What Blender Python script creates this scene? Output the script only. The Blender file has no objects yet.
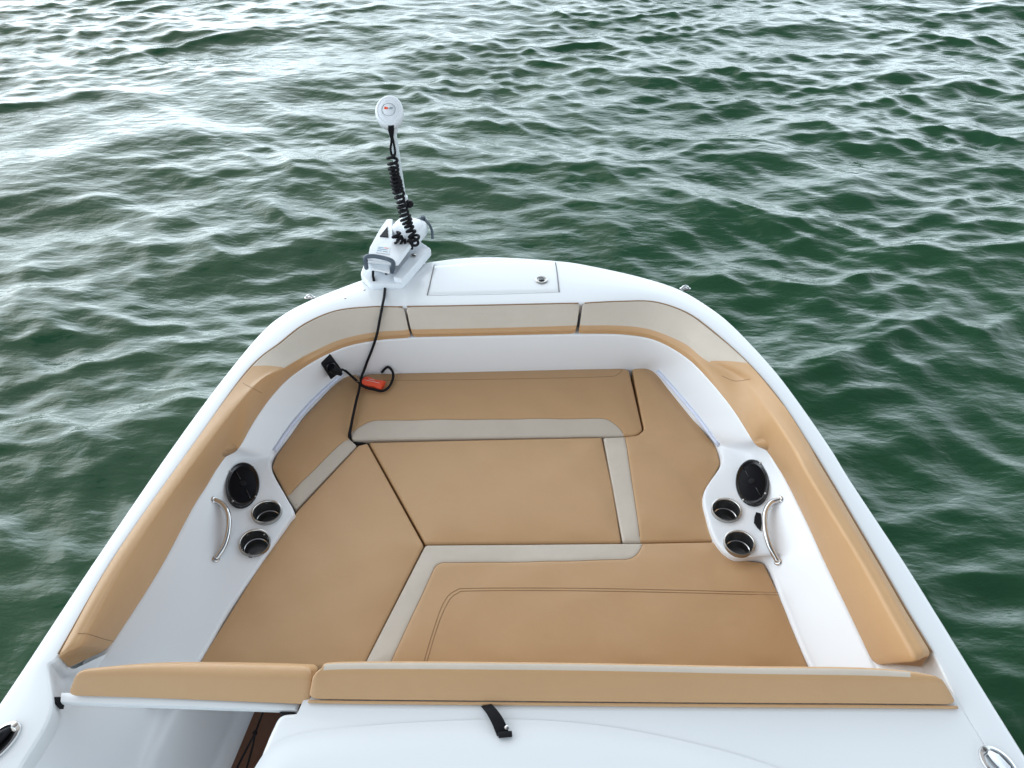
import bpy, bmesh, math, random
import numpy as np
from mathutils import Vector, Matrix, Euler
from mathutils.bvhtree import BVHTree
from mathutils.geometry import delaunay_2d_cdt
random.seed(4); rng = np.random.default_rng(11)
S = bpy.context.scene; C = S.collection
R = math.radians
PITCH = R(43.0); F = 780.0; CAMZ = 2.90
cs, sn = math.cos(PITCH), math.sin(PITCH)

# ------------------------------------------------------------------ helpers
def ray(px, py):
    u = (px - 512) / F; v = (py - 384) / F
    return Vector((u, cs - v * sn, -(sn + v * cs)))
def P(px, py, z):
    d = ray(px, py); t = (CAMZ - z) / -d.z
    return Vector((d.x * t, d.y * t, z))
def thing(name, label, cat, loc=(0, 0, 0), group=None):
    o = bpy.data.objects.new(name, None); C.objects.link(o); o.location = loc
    o.empty_display_size = .1
    o['label'] = label; o['category'] = cat
    if group: o['group'] = group
    return o
def obj(name, me, mat, parent=None, label=None, smooth=True):
    if isinstance(me, bmesh.types.BMesh):
        bm = me; me = bpy.data.meshes.new(name); bm.to_mesh(me); bm.free()
    if smooth:
        me.shade_smooth()
    me.materials.append(mat)
    o = bpy.data.objects.new(name, me); C.objects.link(o)
    if parent is not None:
        o.parent = parent
        top = parent
        m = Matrix.Identity(4)
        while top is not None:
            m = Matrix.Translation(top.location) @ m; top = top.parent
        # geometry is written in world coordinates: shift into the parent's frame
        me.transform(m.inverted())
    if label: o['label'] = label
    return o
def auto(o, deg=35):
    me = o.data
    bm = bmesh.new(); bm.from_mesh(me)
    bmesh.ops.recalc_face_normals(bm, faces=bm.faces)
    lim = R(deg)
    for e in bm.edges:
        if len(e.link_faces) == 2:
            e.smooth = e.calc_face_angle(0) < lim
        else: e.smooth = False
    bm.to_mesh(me); bm.free(); return o
def recalc(bm): bmesh.ops.recalc_face_normals(bm, faces=bm.faces)

class Spl:
    """cubic Hermite through keyed points"""
    def __init__(s, ks, pts):
        s.k = np.array(ks, float); s.p = np.array([tuple(q) for q in pts], float)
        n = len(ks); m = np.zeros_like(s.p)
        for i in range(n):
            if i == 0: m[i] = (s.p[1]-s.p[0])/(s.k[1]-s.k[0])
            elif i == n-1: m[i] = (s.p[-1]-s.p[-2])/(s.k[-1]-s.k[-2])
            else:
                h0 = s.k[i]-s.k[i-1]; h1 = s.k[i+1]-s.k[i]
                d0 = (s.p[i]-s.p[i-1])/h0; d1 = (s.p[i+1]-s.p[i])/h1
                m[i] = (d0*h1+d1*h0)/(h0+h1)
        s.m = m
    def __call__(s, u):
        i = int(np.clip(np.searchsorted(s.k, u)-1, 0, len(s.k)-2))
        h = s.k[i+1]-s.k[i]; t = (u-s.k[i])/h
        if t < 0: return Vector(s.p[0]+s.m[0]*(u-s.k[0]))
        if t > 1: return Vector(s.p[-1]+s.m[-1]*(u-s.k[-1]))
        a = 2*t**3-3*t**2+1; b = t**3-2*t**2+t; c = -2*t**3+3*t**2; d = t**3-t**2
        return Vector(a*s.p[i]+b*h*s.m[i]+c*s.p[i+1]+d*h*s.m[i+1])
def fillet(pts, rs, n=6, closed=False):
    """round the corners of a polyline; point count does not depend on shape"""
    out = []; N = len(pts)
    for i, p in enumerate(pts):
        r = rs[i] if isinstance(rs, (list, tuple)) else rs
        if (not closed and i in (0, N-1)): out.append(p.copy()); continue
        a = pts[(i-1) % N]-p; b = pts[(i+1) % N]-p
        la, lb = a.length, b.length
        ra = min(r, la*.48); rb = min(r, lb*.48)
        if r <= 0: out.append(p.copy()); continue
        A = p+a*(ra/max(la, 1e-6)); B = p+b*(rb/max(lb, 1e-6))
        for j in range(n+1):
            t = j/n
            out.append(A*(1-t)**2+p*2*t*(1-t)+B*t*t)
    return out
def grid(rows, closed_v=False, cap=False):
    bm = bmesh.new(); vs = [[bm.verts.new(p) for p in r] for r in rows]
    n = len(rows[0]); m = n if closed_v else n-1
    for i in range(len(rows)-1):
        for j in range(m):
            bm.faces.new((vs[i][j], vs[i][(j+1) % n], vs[i+1][(j+1) % n], vs[i+1][j]))
    if cap:
        bm.faces.new(vs[0][::-1]); bm.faces.new(vs[-1])
    return bm
def tube_bm(path, r, seg=10, bm=None, flat=1.0):
    bm = bm or bmesh.new()
    path = [Vector(p) for p in path]; n = len(path)
    up = Vector((0, 0, 1)); prev = None; rings = []
    for i, p in enumerate(path):
        t = (path[min(i+1, n-1)]-path[max(i-1, 0)]).normalized()
        if prev is None:
            a = t.cross(up)
            if a.length < .05: a = t.cross(Vector((1, 0, 0)))
            a.normalize()
        else:
            a = (prev - t*prev.dot(t)).normalized()
        prev = a; b = t.cross(a)
        rr = r[i] if isinstance(r, (list, tuple)) else r
        rings.append([bm.verts.new(p+(a*math.cos(q)+b*math.sin(q)*flat)*rr) for q in [2*math.pi*k/seg for k in range(seg)]])
    for i in range(n-1):
        for j in range(seg):
            bm.faces.new((rings[i][j], rings[i][(j+1) % seg], rings[i+1][(j+1) % seg], rings[i+1][j]))
    bm.faces.new(rings[0][::-1]); bm.faces.new(rings[-1])
    return bm
def smooth_path(pts, n=8):
    s = Spl(list(range(len(pts))), pts)
    return [s(i/n) for i in range((len(pts)-1)*n+1)]
def lathe_bm(prof, origin, axis, xdir=None, sx=1, sy=1, seg=40, bm=None, capends=True):
    """prof: list of (radius, height) along axis"""
    bm = bm or bmesh.new(); axis = Vector(axis).normalized()
    a = (Vector(xdir) if xdir is not None else Vector((1, 0, 0)))
    a = (a-axis*a.dot(axis)).normalized(); b = axis.cross(a)
    rings = []
    for (r, h) in prof:
        rings.append([bm.verts.new(Vector(origin)+axis*h+(a*math.cos(q)*sx+b*math.sin(q)*sy)*max(r, 1e-5)) for q in [2*math.pi*k/seg for k in range(seg)]])
    for i in range(len(rings)-1):
        for j in range(seg):
            bm.faces.new((rings[i][j], rings[i][(j+1) % seg], rings[i+1][(j+1) % seg], rings[i+1][j]))
    if capends:
        bm.faces.new(rings[0][::-1]); bm.faces.new(rings[-1])
    return bm
def prism(poly, h, bev=.004, seg=2, rc=0.01):
    """poly: world points of the TOP outline, extruded down by h, corners rounded, edges bevelled"""
    pts = fillet([Vector(p) for p in poly], rc, 5, True)
    bm = bmesh.new()
    top = [bm.verts.new(p) for p in pts]; bot = [bm.verts.new(p-Vector((0, 0, h))) for p in pts]
    n = len(pts)
    ft = bm.faces.new(top); bm.faces.new(bot[::-1])
    for i in range(n): bm.faces.new((top[i], bot[i], bot[(i+1) % n], top[(i+1) % n]))
    recalc(bm)
    if bev > 0:
        es = [e for e in ft.edges]
        bmesh.ops.bevel(bm, geom=es, offset=bev, segments=seg, profile=.5, affect='EDGES')
    return bm
def box_bm(c, s, rot=(0, 0, 0), bev=.003, bm=None):
    b2 = bmesh.new(); bmesh.ops.create_cube(b2, size=1)
    M = Matrix.Translation(c) @ Euler(rot).to_matrix().to_4x4() @ Matrix.Diagonal((*s, 1))
    bmesh.ops.transform(b2, matrix=M, verts=b2.verts)
    if bev: bmesh.ops.bevel(b2, geom=b2.edges[:], offset=bev, segments=2, profile=.5, affect='EDGES')
    if bm is None: return b2
    me = bpy.data.meshes.new('t'); b2.to_mesh(me); b2.free(); bm.from_mesh(me); bpy.data.meshes.remove(me)
    return bm

# ------------------------------------------------------------------ materials
def newmat(name):
    m = bpy.data.materials.new(name); m.use_nodes = True
    nt = m.node_tree; return m, nt, nt.nodes, nt.links, nt.nodes['Principled BSDF']
def simple(name, col, rough=.5, metal=0, var=.06, scale=6, bump=0, bscale=200, coat=0, bdist=.001, spec=.5):
    m, nt, N, L, b = newmat(name)
    tc = N.new('ShaderNodeTexCoord'); nz = N.new('ShaderNodeTexNoise'); nz.inputs['Scale'].default_value = scale
    nz.inputs['Detail'].default_value = 6
    L.new(tc.outputs['Object'], nz.inputs['Vector'])
    mx = N.new('ShaderNodeMix'); mx.data_type = 'RGBA'
    mx.inputs['A'].default_value = (*[c*(1-var) for c in col], 1); mx.inputs['B'].default_value = (*[min(1, c*(1+var)) for c in col], 1)
    L.new(nz.outputs['Fac'], mx.inputs['Factor']); L.new(mx.outputs['Result'], b.inputs['Base Color'])
    mr = N.new('ShaderNodeMapRange'); mr.inputs['To Min'].default_value = rough*.8; mr.inputs['To Max'].default_value = min(1, rough*1.2)
    L.new(nz.outputs['Fac'], mr.inputs['Value']); L.new(mr.outputs['Result'], b.inputs['Roughness'])
    b.inputs['Metallic'].default_value = metal; b.inputs['Specular IOR Level'].default_value = spec
    if coat: b.inputs['Coat Weight'].default_value = coat; b.inputs['Coat Roughness'].default_value = .08
    if bump:
        n2 = N.new('ShaderNodeTexNoise'); n2.inputs['Scale'].default_value = bscale; n2.inputs['Detail'].default_value = 3
        L.new(tc.outputs['Object'], n2.inputs['Vector'])
        bp = N.new('ShaderNodeBump'); bp.inputs['Strength'].default_value = bump; bp.inputs['Distance'].default_value = bdist
        L.new(n2.outputs['Fac'], bp.inputs['Height']); L.new(bp.outputs['Normal'], b.inputs['Normal'])
    return m
def vinyl(name, col, col2):
    m, nt, N, L, b = newmat(name)
    tc = N.new('ShaderNodeTexCoord')
    n1 = N.new('ShaderNodeTexNoise'); n1.inputs['Scale'].default_value = 2.2; n1.inputs['Detail'].default_value = 8; n1.inputs['Roughness'].default_value = .62
    n2 = N.new('ShaderNodeTexNoise'); n2.inputs['Scale'].default_value = 38; n2.inputs['Detail'].default_value = 5
    vo = N.new('ShaderNodeTexVoronoi'); vo.inputs['Scale'].default_value = 700
    n3 = N.new('ShaderNodeTexNoise'); n3.inputs['Scale'].default_value = 7; n3.inputs['Detail'].default_value = 2; n3.inputs['Distortion'].default_value = .6
    for n in (n1, n2, vo, n3): L.new(tc.outputs['Object'], n.inputs['Vector'])
    mx = N.new('ShaderNodeMix'); mx.data_type = 'RGBA'
    mx.inputs['A'].default_value = (*col, 1); mx.inputs['B'].default_value = (*col2, 1)
    ad = N.new('ShaderNodeMath'); ad.operation = 'MULTIPLY_ADD'; ad.inputs[1].default_value = .25
    L.new(n2.outputs['Fac'], ad.inputs[0]); L.new(n1.outputs['Fac'], ad.inputs[2])
    mr = N.new('ShaderNodeMapRange'); mr.inputs['From Min'].default_value = .42; mr.inputs['From Max'].default_value = .85
    L.new(ad.outputs[0], mr.inputs['Value']); L.new(mr.outputs['Result'], mx.inputs['Factor'])
    L.new(mx.outputs['Result'], b.inputs['Base Color'])
    r = N.new('ShaderNodeMapRange'); r.inputs['To Min'].default_value = .36; r.inputs['To Max'].default_value = .56
    L.new(n1.outputs['Fac'], r.inputs['Value']); L.new(r.outputs['Result'], b.inputs['Roughness'])
    b1 = N.new('ShaderNodeBump'); b1.inputs['Strength'].default_value = .4; b1.inputs['Distance'].default_value = .0008
    b2 = N.new('ShaderNodeBump'); b2.inputs['Strength'].default_value = .5; b2.inputs['Distance'].default_value = .005
    L.new(vo.outputs['Distance'], b1.inputs['Height']); L.new(n3.outputs['Fac'], b2.inputs['Height'])
    L.new(b1.outputs['Normal'], b2.inputs['Normal']); L.new(b2.outputs['Normal'], b.inputs['Normal'])
    return m
TAN = vinyl('tan_vinyl', (.510, .308, .152), (.482, .290, .142))
PIPE = simple('brown_piping', (.26, .155, .08), .5)
BEIGE = vinyl('beige_vinyl', (.56, .49, .41), (.50, .435, .36))
THREAD = simple('brown_thread', (.27, .16, .08), .7)
GEL = simple('white_gelcoat', (.73, .75, .765), .30, var=.03, scale=2.1, coat=.45, bump=.04, bscale=9, bdist=.002)
GEL2 = simple('moulded_gelcoat', (.76, .775, .80), .42, var=.02, scale=1.7, coat=.15, bump=.15, bscale=420, bdist=.0004)
PLW = simple('white_plastic', (.72, .75, .78), .38, var=.03, scale=30)
BLK = simple('black_plastic', (.010, .010, .012), .5, var=.3, scale=30, spec=.1)
GLOSS = simple('glossy_black', (.006, .006, .008), .10, var=.2, spec=.5)
RUB = simple('black_rubber', (.010, .010, .012), .6, spec=.12, var=.3, scale=50, bump=.3, bscale=300)
STEEL = simple('polished_steel', (.62, .62, .62), .13, 1, var=.05)
STEELD = simple('cup_steel', (.42, .41, .39), .24, 1, var=.05)
LINER = simple('cup_liner_metal', (.24, .24, .24), .3, .9)
CUPD = simple('cup_black', (.02, .021, .025), .3)
GREYB = simple('slate_plastic', (.06, .085, .11), .45)
RED = simple('red_tag', (.86, .085, .03), .45, var=.1)
BLUE = simple('sticker_blue', (.16, .34, .5), .5)
GREYP = simple('grey_print', (.22, .27, .3), .5)
TEAK = simple('brown_floor', (.115, .045, .022), .6, var=.25, scale=25, bump=.4, bscale=140)
SEAM = simple('grey_sealant', (.16, .15, .15), .6)
STRIP = simple('strip_plastic', (.62, .66, .80), .3)
HULLM = simple('hull_gelcoat', (.74, .76, .78), .25, coat=.4)

# ------------------------------------------------------------------ boat curves (traced rails, real heights)
G = .95
K = list(range(25))
A_px = [(30,655),(93,560),(172,445),(224,375),(260,332),(283,313),(312,298),(350,283),(382,272),(410,264.5),(455,257.5),(500,256),(560,260),(590,264.5),(640,275.5),(679,288),(710,306),(735,326),(771,364),(799,400),(831,446),(852,480),(905,560),(937,611),(963,653)]
B_px = [(54,661),(114,558),(193,446),(248,370),(280,343),(305,324),(336,311),(371,307),(396,307),(410,306.6),(450,306),(500,305),(560,303.7),(582,303.3),(620,301.5),(654,302),(685,312),(710,329),(747,362),(779,399),(810,446),(829,477),(878,560),(908,612),(934,655)]
C_px = [(71,661),(128,558),(204,449),(257,383),(285,367),(311,353),(340,341),(375,333.5),(401,332),(414.5,331),(450,330.3),(500,329.3),(557,327.6),(579,327),(618,327),(650,331),(683,343),(704,358),(738,376),(764,404),(792,446),(809,477),(860,560),(889,612),(917,662)]
D_px = [(99,664),(165,560),(205,487),(252,425),(280,387),(308,365),(342.5,348),(376,340.6),(404,338.2),(417,337.2),(450,336.5),(500,335.5),(555,334.3),(577,334),(620,334.5),(654,340),(685,357),(710,381),(735,412),(754,441),(781,471.5),(802,514),(823,560),(848,612),(868,659)]
def front(k):   # 1 at the bow, 0 along the sides
    a = min(max((k-2.5)/3, 0), 1); b = min(max((21-k)/4, 0), 1); a = a*a*(3-2*a); b = b*b*(3-2*b); return min(a, b)
zC = lambda k: .965-.075*front(k)
zD = lambda k: .775+.075*front(k)
A_ = Spl(K, [P(*p, G-.006) for p in A_px]); B_ = Spl(K, [P(*p, G) for p in B_px])
C_ = Spl(K, [P(p[0], p[1]-(2.2 if 6 <= i <= 15 else 1 if i in (5,16) else 0), zC(i)) for i, p in enumerate(C_px)])
D_ = Spl(K, [P(*p, zD(i)) for i, p in enumerate(D_px)])
# bolster lower line follows the pod step on each side
Dk = [0,1,1.5,2,2.3,2.55,2.8,3,3.5]+list(range(4,19))+[18.7,19.1,19.5,20,21,22,23,24]
Dp = [(99,664),(165,560),(193,507),(208,483),(219,465),(230,451),(241,444),(250,428),(265,405)]+D_px[4:19]+[(747,431),(753,440),(763,446),(778,468),(804,518),(823,560),(848,612),(873,665)]
D_ = Spl(Dk, [P(*p, zD(k)) for k, p in zip(Dk, Dp)])

boat = thing('motor_boat', 'white open-bow motor boat with tan and beige vinyl pads on green water', 'boat', P(500, 480, .3))

# ---- gunwale and bow deck
aftA = [(-2.2, P(-95,860,G-.006)), (-1.1, P(-33,750,G-.006))]
aftB = [(-2.2, P(-28,860,G)), (-1.1, P(20,768,G)), (-.55, P(52,708,G)), (-.35, P(50,690,G)), (-.12, P(48,664,G))]
AL = Spl([-2.6,-1.1]+K+[26.2,28], [P(-120,905,G-.006), P(-33,750,G-.006)]+[A_(k) for k in K]+[P(1024,751,G-.006), P(1118,900,G-.006)])
BL = Spl([-2.6,-1.1,-.55,-.35,-.12]+K+[25.0,26.2,28], [P(-50,905,G), P(20,768,G), P(52,708,G), P(51,690,G), P(49,664,G)]+[B_(k) for k in K]+[P(958,702,G), P(998,768,G), P(1090,920,G)])
us = [-2.6+i*.05 for i in range(int(30.6/.05)+1)]
rows = []
for u in us:
    a, b = AL(u), BL(u); n = (a-b).normalized()
    pr = [a-n*.03+Vector((0,0,-.12)), a+Vector((0,0,-.035)), a, b+Vector((0,0,.0)), b+Vector((0,0,-.055))]
    mid = []
    f = fillet(pr, [0,.012,.022,.009,0], 5)
    # subdivide the wide flat span
    i0 = [i for i in range(len(f)-1) if (f[i+1]-f[i]).length > .02 and i > 8]
    w = f[12]; 
    out = f[:13]
    s0, s1 = f[12], f[13]
    for t in range(1, 8):
        q = s0.lerp(s1, t/8); q.z += .006*math.sin(math.pi*t/8)*min(1, (s1-s0).length/.2); out.append(q)
    out += f[13:]
    rows.append(out)
deck = auto(obj('deck', grid(rows), GEL, boat), 50)
def bvh(*objs):
    vs, fs = [], []
    for o in objs:
        off = len(vs); top = o; m = Matrix.Identity(4)
        while top is not None: m = Matrix.Translation(top.location) @ m; top = top.parent
        vs += [m @ v.co for v in o.data.vertices]; fs += [[off+i for i in p.vertices] for p in o.data.polygons]
    return BVHTree.FromPolygons(vs, fs)
CAM = Vector((0, 0, CAMZ))
def hit(tree, px, py, lift=0):
    loc, nor, i, d = tree.ray_cast(CAM, ray(px, py).normalized())
    if loc is None: return P(px, py, .7), Vector((0,0,1))
    if nor.dot(ray(px, py)) > 0: nor = -nor
    return loc+nor*lift, nor

# ---- hull outside
rows = []
for u in us:
    a = AL(u); b = BL(u); n = (b-a); n.z = 0; n.normalize()
    rows.append([a+Vector((0,0,-.10))+n*.004, a-n*.012+Vector((0,0,-.13)), a-n*.012+Vector((0,0,-.165)), a+n*.015+Vector((0,0,-.19)), a+n*.08+Vector((0,0,-.5)), a+n*.16+Vector((0,0,-.85)), a+n*.45+Vector((0,0,-1.25))])
auto(obj('hull', grid(rows), HULLM, boat), 40)

# ---- inner wall and pods
Wk = [-1.2,-.5,0,.5,1,1.5,2,2.3,2.6,2.8,3,3.5]+list(range(4,19))+[19,19.5,20,20.5,21,21.5,22,22.5,23,24,25]
Ep = [(165,725),(180,690),(202.5,655),(228.5,610),(257.5,567),(288,521),(293.5,509.5),(286,496),(271,467),(273,456),(288,436),(303,415),(318,399),(338,380),(354,373.5),(375,372),(397,371.8),(410,371.5),(450,371),(500,370),(560,368.5),(582,368),(612,367.5),(636,367),(653,370),(670,390),(692,417),
      (716,444),(721,463),(704,492),(707,517),(716,541),(734,557),(764,561),(782,600),(792,625),(808,662),(830,705)]
Wd = [P(90,715,.74), P(105,680,.76)]+[None]*36
pod = lambda k: (1 if 1.35 < k < 2.65 else 0) or (1 if 19.4 < k < 21.8 else 0)
E_ = Spl(Wk, [P(*p, .668+.014*pod(k)) for k, p in zip(Wk, Ep)])
Mp = {-1.2:(150,725),-.5:(163,690),0:(178,655),.5:(203,610),1:(219,560),1.5:(221,524),2:(227,500),2.3:(236,478),2.6:(244,458),19.5:(748,454),20:(756,474),20.5:(766,500),21:(778,528),21.5:(786,550)}
def wall_profile(u):
    d = D_(u) if u > 0 else (Spl([-1.2,-.5,0],[P(80,725,.775),P(97,687,.775),D_(0)])(u))
    if u > 24: d = Spl([24,25],[D_(24),P(893,702,.775)])(u)
    e = E_(u)
    return d, e
Ms = []
for k in Wk:
    d, e = wall_profile(k)
    if k in Mp: Ms.append(P(*Mp[k], .69+.012*pod(k)))
    else:
        q = d.lerp(e, .8); q.z = e.z+.012+.02*front(k); Ms.append(q)
M_ = Spl(Wk, Ms)
cups_px = [(267,512),(255,542.5),(726,510),(739,543)]
wu = [-.16+i*.04 for i in range(int(25.16/.04)+1)]
rows = []
for u in wu:
    d, e = wall_profile(u); m = M_(u)
    n = (C_(min(max(u,0),24))-B_(min(max(u,0),24))); n.z = 0; n.normalize()
    d = d+Vector((0,0,-.003)); top = d-n*.05+Vector((0,0,.0))
    f = fillet([top, d, m, e, e+Vector((0,0,-.13))], [0,.008,.06,.012,0], 6)
    # resample long spans
    out = []
    for i in range(len(f)-1):
        L_ = (f[i+1]-f[i]).length
        cnt = 1
        if i == 7: cnt = 20
        if i == 14: cnt = 36
        for t in range(cnt): out.append(f[i].lerp(f[i+1], t/cnt))
    out.append(f[-1]); rows.append(out)
wall_bm = grid(rows); bmesh.ops.recalc_face_normals(wall_bm, faces=wall_bm.faces)
wall = obj('inner_wall', wall_bm, GEL2, boat)
wt = bvh(wall)
cup_c = [hit(wt, x, y+1) for x, y in cups_px]
bm = bmesh.new(); bm.from_mesh(wall.data); off = boat.location
cax = [((cup_c[i][1]*(2 if i < 2 else 1)+Vector((0,0,.6))).normalized()) for i in range(4)]
def perp(q, c, a): d = q-c; return (d-a*d.dot(a)).length, abs(d.dot(a))
kill = []
for f in bm.faces:
    q = f.calc_center_median()+off
    for c, a in zip(cup_c, cax):
        pd_, al = perp(q, c[0], a)
        if pd_ < .0470 and al < .05: kill.append(f); break
bmesh.ops.delete(bm, geom=kill, context='FACES'); bm.to_mesh(wall.data); bm.free()
auto(wall, 45)

# ---- seat base under the cushions
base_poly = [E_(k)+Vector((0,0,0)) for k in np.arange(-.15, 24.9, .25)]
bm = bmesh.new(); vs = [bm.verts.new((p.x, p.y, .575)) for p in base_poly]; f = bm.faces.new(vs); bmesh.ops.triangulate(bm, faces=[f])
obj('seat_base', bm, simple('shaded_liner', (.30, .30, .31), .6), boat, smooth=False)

# ---- bolsters
def bolster(u0, u1, ub, direction, label):
    """u0..u1 key span; ub: key where the beige panel starts; direction +1: beige for u>ub, -1: u<ub"""
    L = []
    n = int((u1-u0)/.045)
    L = list(np.linspace(u0, u1, n+1))
    # fine samples near the ends
    def clen(a, b): return (B_(a).lerp(D_(a), .5)-B_(b).lerp(D_(b), .5)).length
    for (e, sg) in ((u0, 1), (u1, -1)):
        for q in (.002, .006, .012, .02, .03, .045, .06, .08):
            L.append(e+sg*q*.6)
    if ub is not None: L.append(ub)
    L = sorted(set(round(float(x), 5) for x in L))
    cum = [0]
    for a, b in zip(L[:-1], L[1:]): cum.append(cum[-1]+clen(a, b))
    tot = cum[-1]; rows = []
    for i, u in enumerate(L):
        def at(u, w):
            # w shear so the beige panel's border runs diagonally
            uu = u
            if ub is not None:
                uu = u+direction*.95*w**1.5*math.exp(-((u-ub)/2.2)**2)
                uu = min(max(uu, u0), u1) if abs(u-ub) < 6 else u
            return uu
        b = B_(u); 
        c = C_(at(u, 1.0)) if ub is not None else C_(u)
        d = D_(at(u, 1.0)) if ub is not None else D_(u)
        inn = (c-b); inn.z = 0; inn.normalize()
        b2 = b+inn*.006+Vector((0,0,.008))
        ringc = [b2+Vector((0,0,-.07))+inn*.004, b2, c, d+Vector((0,0,-.004)), d-inn*.022+Vector((0,0,-.010))]
        fl = fillet(ringc, [0,.010,.020,.016,0], 5)
        # dense mid spans
        out = []
        for j in range(len(fl)-1):
            cnt = 8 if j in (6, 12) else 1
            for t in range(cnt):
                q = fl[j].lerp(fl[j+1], t/cnt)
                if cnt == 8:
                    sg_ = (fl[j+1]-fl[j]).normalized(); w_ = inn*.6+Vector((0,0,1)); nn = (w_-sg_*w_.dot(sg_)).normalized()
                    q = q+nn*.004*math.sin(math.pi*t/cnt)
                out.append(q)
        out.append(fl[-1])
        cen = sum(out, Vector())/len(out)
        dd = min(cum[i], tot-cum[i]); r = .026
        if dd < r:
            s = 1-(1-math.sqrt(max(0, 1-(1-dd/r)**2)))*.20
            out = [cen+(q-cen)*s for q in out]
        rows.append(out)
    nr = len(rows[0])
    jB, jC = 5, 6+8+3   # panel strip between the upper fillet and the crease
    bt, bb = bmesh.new(), bmesh.new()
    vt = [[bt.verts.new(p) for p in r] for r in rows]; vb = [[bb.verts.new(p) for p in r] for r in rows]
    for i in range(len(rows)-1):
        um = (L[i]+L[i+1])/2
        for j in range(nr):
            k = (j+1) % nr
            isb = jB-3 <= j < jC and (ub is None or (um-ub)*direction > 0)
            v = vb if isb else vt
            (bb if isb else bt).faces.new((v[i][j], v[i][k], v[i+1][k], v[i+1][j]))
    bt.faces.new(vt[0][::-1]); bt.faces.new(vt[-1])
    for b in (bt, bb):
        bmesh.ops.delete(b, geom=[v for v in b.verts if not v.link_faces], context='VERTS')
        recalc(b)
    if True:
        # orient the open panel upward
        s = sum(f.normal.z for f in bb.faces)
        if s < 0: bmesh.ops.reverse_faces(bb, faces=bb.faces)
    p = obj('coaming_pad', bt, TAN, boat, label)
    pk = []
    for u in np.linspace(u0+.06, u1-.06, int((u1-u0)*8)):
        b = B_(u); i_ = (C_(u)-b); i_.z = 0; i_.normalize(); pk.append(b+i_*.003+Vector((0,0,.003)))
    obj('piping', tube_bm(pk, .0030, 8), PIPE, p)
    obj('accent_panel', bb, BEIGE, p, 'beige vinyl panel along the top of the pad')
    return p
pads = [bolster(0.0, 8.62, 3.05, 1, 'long port-side pad, tan with a beige forward panel'),
        bolster(8.80, 12.93, None, 1, 'short straight pad across the bow, mostly beige'),
        bolster(13.03, 24.0, 18.1, -1, 'long starboard-side pad, tan with a beige forward panel')]
pt = bvh(*pads, *[c for p in pads for c in p.children])
def stitch(tree, pts, parent, name='stitching', r=.0009, lift=.0003, mat=THREAD, n=14, seg=6):
    sp = Spl(list(range(len(pts))), [(x, y, 0) for x, y in pts])
    path = []
    for i in range((len(pts)-1)*n+1):
        q = sp(i/n); path.append(hit(tree, q.x, q.y, lift)[0])
    return obj(name, tube_bm(path, r, seg), mat, parent)
stitch(pt, [(722,376),(735,381),(750,379)], pads[2])
stitch(pt, [(262,393),(248,386),(243,383)], pads[0])
stitch(pt, [(78,633.5),(88,634),(104,639),(120,643)], pads[0], r=.001)

# ---- seat cushions
def inside(poly, x, y):
    c = False; n = len(poly); j = n-1
    for i in range(n):
        xi, yi = poly[i]; xj, yj = poly[j]
        if (yi > y) != (yj > y) and x < (xj-xi)*(y-yi)/(yj-yi)+xi: c = not c
        j = i
    return c
def segdist(pts, poly, closed=True):
    pts = np.asarray(pts); d = np.full(len(pts), 1e9); n = len(poly)
    for i in range(n if closed else n-1):
        a = np.array(poly[i]); b = np.array(poly[(i+1) % n]); ab = b-a
        t = np.clip(((pts-a)@ab)/max(ab@ab, 1e-12), 0, 1)
        d = np.minimum(d, np.linalg.norm(pts-(a+t[:, None]*ab), axis=1))
    return d
def offset(poly, r):
    n = len(poly); out = []
    area = sum(poly[i][0]*poly[(i+1) % n][1]-poly[(i+1) % n][0]*poly[i][1] for i in range(n))
    sg = 1 if area > 0 else -1
    for i in range(n):
        a = Vector(poly[i-1]); p = Vector(poly[i]); b = Vector(poly[(i+1) % n])
        d1 = (p-a).normalized(); d2 = (b-p).normalized()
        n1 = Vector((-d1.y, d1.x))*sg; n2 = Vector((-d2.y, d2.x))*sg
        m = (n1+n2); m = m.normalized() if m.length > 1e-6 else n1
        k = 1/max(.5, m.dot(n1))
        out.append(tuple(p+m*r*k))
    return out
SEATZ = .66; ctree = []
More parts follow.
